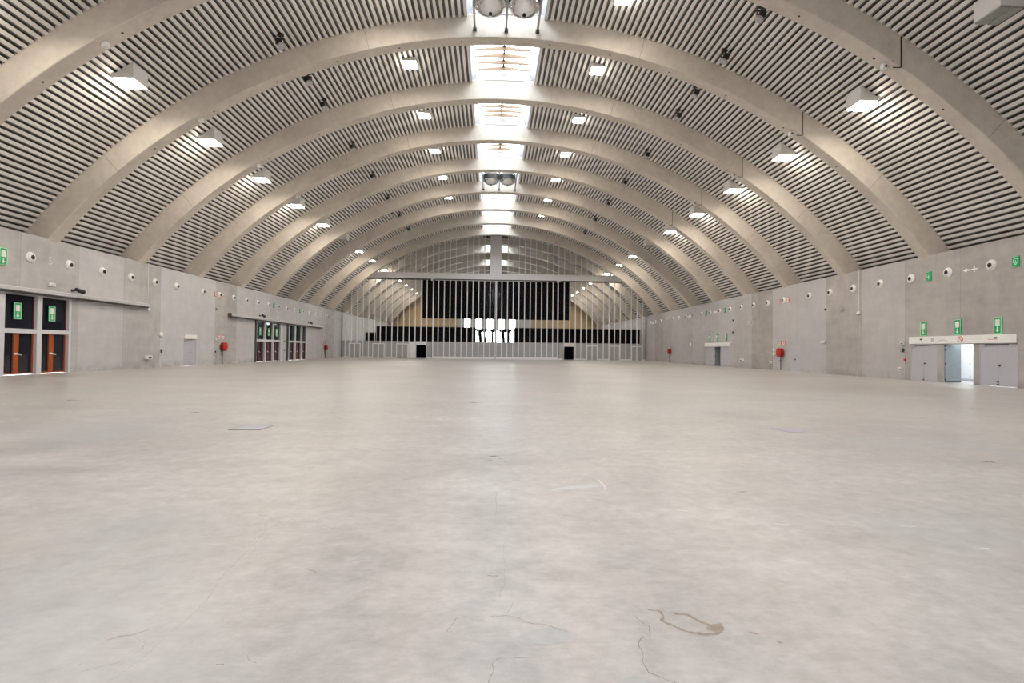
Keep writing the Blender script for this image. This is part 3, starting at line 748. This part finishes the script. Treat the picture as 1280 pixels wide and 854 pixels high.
# ------------------------------------------------------------------ left gates
def gate(idx, label, bays, y0, y1, top, lit, posts, dark_edge=None):
    r = tag(empty('door_%d' % idx, (-W, (y0 + y1) / 2, 0)), label, 'gate', kind='structure'); oy = (y0 + y1) / 2
    xb = -.30                                # frame depth behind the wall face
    for a, c in posts:
        MB().box(xb, .02, a - oy, c - oy, 0, top).build('gate_post', M['post'], r)
    MB().box(xb, .0, y0 - oy, y1 - oy, 2.12, 2.34).build('transom', M['post'], r)
    MB().box(xb, .0, y0 - oy, y1 - oy, top - .08, top).build('head_rail', M['grey_metal'], r)
    if dark_edge:
        MB().box(xb, .10, dark_edge[0] - oy, dark_edge[1] - oy, 0, top).build('gate_edge', M['dark'], r)
    for i, (a, c) in enumerate(bays):
        a -= oy; c -= oy; mid = (a + c) / 2
        MB().box(-.26, -.20, a, c, .05, 2.12).build('door_glass', M['navy'], r)
        MB().box(-.26, -.17, a, c, 2.34, top - .08).build('fanlight', M['teal' if lit else 'navy'], r)
        t = MB().box(-.2, -.13, mid - .24, mid + .05, .06, 2.10).box(-.2, -.14, a, c, .02, .10).box(-.2, -.15, c - .07, c, .06, 2.12).build('timber_stile', M['wood_dark' if lit else 'wood'], r)
        MB().box(-.13, -.10, mid - .20, mid - .06, 1.02, 1.12).tube((-.09, mid - .1, 1.05), (-.09, mid + .17, 1.0), .018).build('door_handle', M['white'], t)
        MB().box(-.17, -.14, c - .06, c, 2.34, top - .08).build('timber_jamb', M['wood_dark'], r)
    return r
gate(1, 'nearest timber and dark glass gate in the left wall, under the first track', [(24.0, 25.75), (26.05, 27.84), (28.14, 29.86)], G1[0], G1[1], 4.13, False,
     [(23.7, 24.0), (25.75, 26.05), (27.84, 28.14), (29.86, 30.02)])
gate(2, 'middle timber gate in the left wall with three glowing green signs', [(53.08, 54.9), (55.18, 56.86), (57.17, 58.87)], G2[0], G2[1], 4.25, True,
     [(52.86, 53.08), (54.9, 55.18), (56.86, 57.17), (58.87, 59.42)], (52.62, 52.86))
gate(3, 'farthest timber gate in the left wall with teal reflections in its upper panes', [(61.42, 63.09), (63.47, 65.17), (65.55, 67.0)], G3[0], G3[1], 4.25, True,
     [(61.0, 61.42), (63.09, 63.47), (65.17, 65.55), (67.0, 67.20)], (60.62, 61.0))
r = thing('notice_plate', 'small dark notices on the pier between the two farther gates', 'notice', *LW(60.0, 2.2))
MB().box(0, .02, -.16, .16, 0, .12).build('notice_board', M['dark'], r); MB().box(.0, .02, -.1, .1, -1.1, -.95).build('notice_tag', M['dark'], r)

# small doors ------------------------------------------------------
def flat_door(idx, side, y0, y1, h, label, leaves=1, closer=False, header=None):
    (loc, rot) = wallp(side)((y0 + y1) / 2, 0); r = tag(empty('door_%d' % idx, loc, rot), label, 'door', kind='structure'); w = (y1 - y0) / 2
    MB().box(-.3, .005, -w, -w + .05, 0, h).box(-.3, .005, w - .05, w, 0, h).box(-.3, .005, -w, w, h - .05, h).build('door_frame', M['door_grey'], r)
    lw = (2 * w - .1) / leaves
    for i in range(leaves):
        a = -w + .05 + i * lw
        lf = MB().box(-.06, -.005, a + .004, a + lw - .004, .01, h - .05).build('door_leaf', M['door_grey'], r)
        hy = a + (lw - .1 if i == 0 else .1) if leaves == 2 else a + lw * .5
        if i == leaves - 1: MB().lathe([(.035, -.005), (.045, .03), (.03, .06)], (0, hy, 1.02), 'X', 14).build('door_knob', M['dark'], lf)
        if leaves == 2 and i == 0: MB().box(-.005, .03, a + lw - .05, a + lw + .05, .06, .12).box(-.005, .03, a + lw - .05, a + lw + .05, .2, .24).build('floor_bolt', M['dark'], lf)
    if closer:
        MB().box(.0, .07, -w + .06, -w + .36, h - .14, h - .07).build('door_closer', M['grey_metal'], r)
        MB().box(.03, .05, -w + .3, w - .4, h - .09, h - .06).build('closer_arm', M['dark'], r)
    if header:
        MB().box(0, .05, -w, w, h, h + header).build('header_panel', M['white'], r)
    return r
flat_door(4, 'L', LD[0], LD[1], 2.12, 'small grey door with white header panel in the left wall', 1, True, .34)
flat_door(5, 'R', RA[0], RA[1], 2.14, 'closed double grey door, farthest of the near right group', 2, True)
flat_door(6, 'R', RB[0], RB[1], 2.14, 'closed double grey door, nearest in the right wall', 2, True)
flat_door(7, 'R', RD2[0], RD2[1], 2.22, 'plain pale grey door in the right wall beside the hose reel', 1)
flat_door(8, 'R', RC[0], RC[1], 2.14, 'closed grey double door, farthest of the distant right group', 2)
flat_door(9, 'R', RE[0], RE[1], 2.14, 'closed grey double door, nearest of the distant right group', 2)
def open_door(idx, y0, y1, h, label):
    r = tag(empty('door_%d' % idx, (W, (y0 + y1) / 2, 0)), label, 'door', kind='structure'); w = (y1 - y0) / 2
    MB().box(-.005, .4, -w, -w + .03, 0, h).box(-.005, .4, w - .03, w, 0, h).box(-.005, .4, -w, w, h - .03, h).build('door_frame', M['door_grey'], r)
    lf = MB().box(.02, .92, w - .085, w - .04, .02, h - .03).build('door_leaf', M['leaf_dark'], r)
    m = MB()
    for z in (.12, 1.0, 1.75, 1.98): m.box(-.02, .04, w - .14, w - .085, z, z + .09)
    m.box(.02, .92, w - .095, w - .085, .02, .09).build('hinge', M['dark'], lf)
    return r
open_door(10, RO[0], RO[1], 2.14, 'open grey door between the two closed near right doors, lit corridor behind')
open_door(11, RO2[0], RO2[1], 2.14, 'open grey door in the distant right group, dim room behind')
# white headers over the door groups
def header(y0, y1, z0, z1, label):
    c = (y0 + y1) / 2; r = thing('door_header', label, 'header panel', (W, c, z0), PI, group='white header boards'); w = (y1 - y0) / 2; h = z1 - z0
    MB().box(0, .08, -w, w, 0, h).build('header_board', M['white'], r, bevel=.01)
    return r
hd = header(23.45, 29.76, 2.145, 2.575, 'long white header board over the near right doors with red ring sign')
# local y runs opposite to world Y on the right wall
m = MB()
for a in range(24):
    t0, t1 = 2 * PI * a / 24, 2 * PI * (a + 1) / 24; cy = -(26.37 - 26.605); cz = .22
    m.prism([(.08, cy + .13 * math.cos(t0), cz + .13 * math.sin(t0)), (.08, cy + .165 * math.cos(t0), cz + .165 * math.sin(t0)), (.08, cy + .165 * math.cos(t1), cz + .165 * math.sin(t1)), (.08, cy + .13 * math.cos(t1), cz + .13 * math.sin(t1))], (.006, 0, 0))
m.prism([(.08, cy - .11, cz + .085), (.08, cy - .085, cz + .11), (.08, cy + .11, cz - .085), (.08, cy + .085, cz - .11)], (.006, 0, 0)).build('ring_symbol', M['red_sign'], hd)
MB().box(.08, .10, -1.57, -1.42, .14, .32).build('grey_plate', M['grey_metal'], hd)
MB().prism([(.08, -1.15, .14), (.08, -.85, .2), (.08, -.55, .14), (.08, -.55, .17), (.08, -.85, .23), (.08, -1.15, .17)], (.005, 0, 0)).build('roof_symbol', M['stain_grey'], hd)
MB().box(.08, .085, 1.75, 2.1, .17, .19).build('red_line', M['red_sign'], hd)
for y in (-2.25, 2.16): MB().box(.08, .12, y - .06, y + .06, .22, .30).build('sensor_eye', M['dark'], hd)
hd2 = header(52.82, 59.28, 2.145, 2.575, 'white header board over the distant right doors')
for y in (-2.0, 0.0, 2.0): MB().box(.08, .10, y - .5, y + .3, .12, .2).build('faint_print', M['stain_white'], hd2)
# corridor behind the near open door, room behind the far one
def corridor(y0, y1, depth, name, label, mt):
    x0 = W + .4; r = tag(empty(name, (x0, y0, 0)), label, 'corridor wall', kind='structure'); L = y1 - y0
    MB().box(depth, depth + .1, -.1, L + .1, 0, 2.8).build('back_wall', M[mt], r)
    MB().box(0, depth, -.1, 0, 0, 2.8).build('side_wall', M[mt], r); MB().box(0, depth, L, L + .1, 0, 2.8).build('side_wall', M[mt], r)
    MB().box(0, depth + .1, -.1, L + .1, 2.8, 2.9).build('ceiling_slab', M[mt], r)
    MB().box(0, depth + .1, -.1, L + .1, -.1, 0.001).build('corridor_floor', M['grey_metal'], r)
    MB().box(depth - .02, depth, 0, L, 0, .16).build('skirting', M['grey_metal'], r)
    return r
co = corridor(25.2, 32.0, 2.2, 'wall_corridor', 'bright white corridor behind the near open door', 'corridor')
for z in (.25, 1.0, 1.65, 1.82): MB().box(2.16, 2.2, 3.35, 3.41, z, z + .06).build('wall_socket', M['grey_metal'], co)
lm = thing('corridor_lamp', 'white tube lamp on the ceiling of the corridor behind the near open door', 'ceiling lamp', (W + 1.4, 27.6, 2.8))
MB().box(-.1, .1, -1.0, 1.0, -.06, 0).build('lamp_body', M['white'], lm); MB().box(-.07, .07, -.95, .95, -.08, -.06).build('tube', M['tube'], lm)
corridor(53.5, 61.5, 2.5, 'wall_store', 'dim room behind the distant open door', 'leaf_dark')

# ------------------------------------------------------------------ glazed partition
pt = tag(empty('wall_back', (0, YP, 0)), 'glazed partition with slim white mullions across the end of the hall', 'glazed partition', kind='structure')
PX = .9128
def partition_doors():
    return [(-23.2, -21.38), (-19.5, -17.6), (-15.75, -13.85)], [(14.68, 16.45), (18.3, 20.05), (21.95, 23.75)]
dl, dr = partition_doors()
HZ0, HZ1 = 12.72, 13.66              # cross beam
GX = 10.04                            # gate half width
MB().box(-21.6, 21.6, -.40, -.06, HZ0, HZ1).build('cross_beam', M['mullion'], pt)
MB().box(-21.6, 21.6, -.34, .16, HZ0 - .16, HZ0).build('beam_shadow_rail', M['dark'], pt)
holes = [(-12.62, -11.02), (11.06, 12.62)]
xs = [-W + .02] + [v for h in holes for v in h] + [W - .02]
for a, c in ((xs[0], xs[1]), (xs[2], -GX - .12), (GX + .12, xs[3]), (xs[4], xs[5])):
    MB().box(a, c, -.04, .04, .22, 2.72).build('lower_panel', M['panel_grey'], pt)
    MB().box(a, c, -.06, .06, .0, .22).build('bottom_rail', M['mullion'], pt)
# glazing follows the vault
def arc_pts(x0, x1, n=24): return [(x0 + (x1 - x0) * i / n, vz(x0 + (x1 - x0) * i / n, RD + .02)) for i in range(n + 1)]
up = [(-20.9, HZ1)] + [p for p in arc_pts(-20.6, -.9) if p[1] > HZ1] + [(-.9, HZ1)]
MB().poly([(x, 0, z) for x, z in up]).build('upper_glazing', M['glass'], pt, fix=False)
MB().poly([(-x, 0, z) for x, z in up]).build('upper_glazing', M['glass'], pt, fix=False)
lo = [(-W + .02, 2.72)] + [p for p in arc_pts(-W + .02, -21.0, 8)] + [(-20.6, HZ0), (-GX, HZ0), (-GX, 2.72)]
MB().poly([(x, 0, z) for x, z in lo]).build('side_glazing', M['glass'], pt, fix=False)
MB().poly([(-x, 0, z) for x, z in lo]).build('side_glazing', M['glass'], pt, fix=False)
MB().box(-.98, .82, -.10, .08, HZ1, vz(0, RD + .1)).build('pilaster', M['mullion'], pt)
mw = .065
for i in range(-26, 27):
    x = i * PX + (.05 if i > 0 else -.05 if i < 0 else 0)
    if abs(x) < 1.0 or abs(x) > W - .1: continue
    top = vz(x, RD + .1)
    segs = []
    if abs(x) < 21.2 and top > HZ1: segs.append((HZ1, top))
    if abs(x) > GX + .3: 
        z0 = 0.0
        for h in holes:
            if h[0] - .02 < x < h[1] + .02: z0 = 2.72
        for d in dl + dr:
            if d[0] + .1 < x < d[1] - .1: z0 = 2.35
        segs.append((z0, min(HZ0, top)))
    m = MB()
    for a, c in segs: m.box(x - mw, x + mw, -.10, .08, a, c)
    m.build('mullion', M['mullion'], pt)
MB().box(-W + .0, -W + .1, -.08, .08, 0, HW).box(W - .1, W, -.08, .08, 0, HW).build('wall_post', M['dark'], pt)
# lintels and leaf of the two dark doorways
for (a, c), wl in zip(holes, (True, False)):
    MB().box(a - .06, c + .06, -.10, .10, 2.14, 2.72).build('doorway_lintel', M['white'], pt)
    MB().box(a - .08, a, -.1, .1, 0, 2.2).box(c, c + .08, -.1, .1, 0, 2.2).build('doorway_jamb', M['mullion'], pt)
MB().box(-13.55, -12.72, -.16, -.10, .02, 2.6).build('doorway_leaf', M['corridor'], pt)
# double doors in the lower panels
for i, (a, c) in enumerate(dl + dr):
    side = 'left' if a < 0 else 'right'; n = (i % 3) + 1; w = (['beside the wall', 'middle of three', 'beside the dark doorway'] if a < 0 else ['beside the dark doorway', 'middle of three', 'beside the wall'])[i % 3]
    r = tag(empty('door_%d' % (12 + i), ((a + c) / 2, YP - .04, 0)), 'grey double door low in the glazed partition, %s half, %s' % (side, w), 'door', kind='structure'); h = (c - a) / 2
    MB().box(-h, h, -.10, 0, 2.22, 2.34).box(-h, -h + .12, -.10, 0, 0, 2.3).box(h - .12, h, -.10, 0, 0, 2.3).build('door_frame', M['mullion'], r)
    MB().box(-.09, .09, -.11, 0, 0, 2.2).build('meeting_stile', M['mullion'], r)
    for s in (-1, 1):
        x0, x1 = sorted((s * .09, s * (h - .12)))
        MB().box(x0, x1, -.06, 0, .02, 2.22).build('door_leaf', M['panel_grey'], r)
# two sliding gates
for s, nm in ((-1, 'left'), (1, 'right')):
    r = tag(empty('sliding_gate', (s * (GX / 2 + .02), YP - .2, 0)), 'tall glazed sliding gate of the partition, %s leaf' % nm, 'sliding gate', 'sliding gates of the partition'); h = GX / 2
    MB().box(-h, h, -.08, .06, .0, .36).build('bottom_rail', M['mullion'], r)
    MB().box(-h, h, -.06, .04, .36, 2.72).build('lower_panel', M['panel_grey'], r)
    MB().box(-h, h, -.08, .06, HZ0 - .22, HZ0 - .13).build('top_rail', M['mullion'], r)
    for e in (-1, 1):
        w = .17 if e == s else .12
        x0, x1 = sorted((e * h, e * (h - w)))
        MB().box(x0, x1, -.12, .06, 0, HZ0 - .13).build('stile', M['mullion'], r)
    if s < 0: MB().box(h - .03, h + .0399, -.15, -.12, .0, HZ0 - .2).box(h + .001, h + .0399, -.12, .06, 0, HZ0 - .2).build('rubber_seal', M['dark'], r)
    for i in range(1, 11):
        x = -h + i * (2 * h) / 11
        MB().box(x - mw, x + mw, -.10, .06, .36, HZ0 - .22).build('mullion', M['mullion'], r)
    MB().box(-h + .1, h - .1, -.02, .0, 2.72, HZ0 - .22).build('glazing', M['glass'], r)
    k = MB().box(s * h - .3, s * h + .3, -.16, .02, HZ0 - .30, HZ0 + .06).build('roller_bracket', M['white'], r)
    MB().box(s * h + .02, s * h + .34, -.18, -.16, HZ0 - .34, HZ0 - .1).build('roller_cover', M['dark'], k)

# ------------------------------------------------------------------ beyond the partition
def drape(label, x0, x1, y, z0, z1, name='stage_drape'):
    m = MB(); n = max(6, int((x1 - x0) / .28)); pts = [(x0 + (x1 - x0) * i / n, y + (.06 if i % 2 else -.06)) for i in range(n + 1)]
    for (xa, ya), (xb, yb) in zip(pts, pts[1:]):
        m.hexa([(xa, ya, z0), (xb, yb, z0), (xb, yb + .03, z0), (xa, ya + .03, z0), (xa, ya, z1), (xb, yb, z1), (xb, yb + .03, z1), (xa, ya + .03, z1)])
    r = thing(name, label, 'drape', ((x0 + x1) / 2, y, z0))
    for i, v in enumerate(m.v): m.v[i] = (v[0] - r.location.x, v[1] - r.location.y, v[2] - z0)
    m.build('cloth', M['drape'], r)
    MB().box(x0 - r.location.x, x1 - r.location.x, -.05, .05, z1 - z0 - .04, z1 - z0 + .05).build('top_pipe', M['dark'], r)
    return r
drape('long black stage drape behind the partition, left of the bright opening', -19.6, -3.25, 85.6, 0, 5.15)
drape('long black stage drape behind the partition, right of the bright opening', 3.1, 24.3, 85.6, 0, 5.15)
drape('short black drape behind the partition beside the left wall', -21.3, -19.6, 85.2, 2.6, 4.1)
drape('huge black cloth hung high behind the partition like a screen', -12.75, 13.0, 90.2, 6.85, 13.9, 'hung_cloth')
def brace(label, x0, x1, y, lean, top):
    r = thing('stage_brace', label, 'stage brace', ((x0 + x1) / 2, y, 0), group='black stage braces in the bright opening'); w = (x1 - x0) / 2
    MB().hexa([(-w + lean, -.04, 0), (w + lean, -.04, 0), (w + lean, .04, 0), (-w + lean, .04, 0), (-w, -.04, top), (w, -.04, top), (w, .04, top), (-w, .04, top)]).build('brace_bar', M['drape'], r)
    MB().box(-w * 2.2, w * 2.2, -.03, .03, top - .55, top).build('brace_top', M['drape'], r)
brace('black leaning stage brace in the bright opening, leftmost', -2.85, -2.35, 86.0, .3, 5.0)
brace('black leaning stage brace in the bright opening, second from left', -2.1, -1.75, 86.3, .5, 5.0)
brace('black upright stage brace in the bright opening, left of the gate joint', -.62, -.3, 86.0, -.1, 5.0)
brace('black leaning stage brace in the bright opening, right of the gate joint', .95, 1.45, 86.0, .45, 5.0)
brace('black upright stage brace in the bright opening, rightmost', 2.0, 2.4, 86.3, 0, 5.0)

# far end wall with bright windows
wins = [(-7.25, -5.75), (-4.55, -3.05), (-1.85, -.35), (.85, 2.35), (3.5, 5.0)]
def cells():
    holes_ = [(a, c, 6.5, 9.0) for a, c in wins] + [(-5.6, 5.6, .0, 6.0)]
    xs_ = sorted({-26.6, 26.6, -8.8, 8.8, *[h[0] for h in holes_], *[h[1] for h in holes_]}); zs_ = [0, 6.0, 6.5, 9.0, 12]
    m = MB()
    for i in range(len(xs_) - 1):
        for j in range(len(zs_) - 1):
            cx, cz = (xs_[i] + xs_[i + 1]) / 2, (zs_[j] + zs_[j + 1]) / 2
            if any(h[0] < cx < h[1] and h[2] < cz < h[3] for h in holes_): continue
            m.use(1 if abs(cx) < 8.8 and cz < 9 else 0); m.box(xs_[i], xs_[i + 1], YE, YE + .3, zs_[j], zs_[j + 1])
    m.use(0)
    n = 30
    for i in range(n):
        a, c = -26.6 + 53.2 * i / n, -26.6 + 53.2 * (i + 1) / n
        m.hexa([(a, YE, min(12, vz(a, RD + .3))), (c, YE, min(12, vz(c, RD + .3))), (c, YE + .3, min(12, vz(c, RD + .3))), (a, YE + .3, min(12, vz(a, RD + .3))), (a, YE, vz(a, RD + .3)), (c, YE, vz(c, RD + .3)), (c, YE + .3, vz(c, RD + .3)), (a, YE + .3, vz(a, RD + .3))])
    return m
tag(cells().build('wall_far', [M['end_wall'], M['panel_pale']]), 'tan boarded end wall far behind the partition', 'end wall', kind='structure')
for i, (a, c) in enumerate(wins):
    r = tag(empty('window_%d' % (30 + i), ((a + c) / 2, YE, 6.5)), 'bright upright window in the far end wall, %s from the left' % ORD[i + 1], 'window', 'bright windows in the far end wall', 'structure'); h = (c - a) / 2
    MB().box(-h, h, .1, .12, 0, 2.5).build('pane', M['glass'], r)
    MB().box(-h, -h + .06, .05, .15, 0, 2.5).box(h - .06, h, .05, .15, 0, 2.5).box(-h, h, .05, .15, 1.0, 1.06).build('window_frame', M['grey_metal'], r)
r = tag(empty('window_40', (0, YE, 0)), 'wide bright glazed doors in the far end wall', 'glazed doors', kind='structure')
MB().box(-5.6, 5.6, .1, .12, 0, 6.0).build('pane', M['glass'], r)
m = MB()
for i in range(6): m.box(-5.6 + i * 2.22, -5.5 + i * 2.22, .04, .16, 0, 6.0)
m.box(-5.6, 5.6, .04, .16, 4.2, 4.36).build('window_frame', M['grey_metal'], r)

# near end wall behind the camera
m = MB()
for i in range(30):
    a, c = -26.6 + 53.2 * i / 30, -26.6 + 53.2 * (i + 1) / 30
    m.box(a, c, Y0 - .3, Y0, 0, max(vz(a, RD + .3), vz(c, RD + .3)))
tag(m.build('wall_front', M['wall_l']), 'concrete end wall behind the camera', 'end wall', kind='structure')

# ------------------------------------------------------------------ light
wd = bpy.data.worlds.new('overcast_sky'); sc.world = wd; wd.use_nodes = True
nt = wd.node_tree; bg = nt.nodes['Background']
bg.inputs['Color'].default_value = (.88, .94, 1.0, 1); bg.inputs['Strength'].default_value = 14.0

# ------------------------------------------------------------------ camera
cam = bpy.data.cameras.new('camera'); co_ = bpy.data.objects.new('camera', cam); COL.objects.link(co_)
cam.sensor_width = 36; cam.sensor_fit = 'HORIZONTAL'; cam.lens = 642.91 / 1280 * 36; cam.clip_end = 500
yaw, pit, roll = .0390, .0159, .0111
co_.matrix_world = Matrix.Translation((-.5736, 0, 1.55)) @ Matrix.Rotation(-yaw, 4, 'Z') @ Matrix.Rotation(PI / 2 + pit, 4, 'X') @ Matrix.Rotation(roll, 4, 'Z')
sc.camera = co_

# ------------------------------------------------------------------ output look
sc.view_settings.view_transform = 'Standard'; sc.view_settings.look = 'None'
sc.view_settings.exposure = -0.28; sc.view_settings.gamma = 1.0; sc.view_settings.use_curve_mapping = False
cy = sc.cycles
cy.max_bounces = 10; cy.diffuse_bounces = 6; cy.glossy_bounces = 4; cy.transmission_bounces = 6; cy.transparent_max_bounces = 12
cy.use_denoising = True
try: cy.denoiser = 'OPENIMAGEDENOISE'
except Exception: pass
cy.caustics_reflective = False; cy.caustics_refractive = False
cy.sample_clamp_indirect = 12
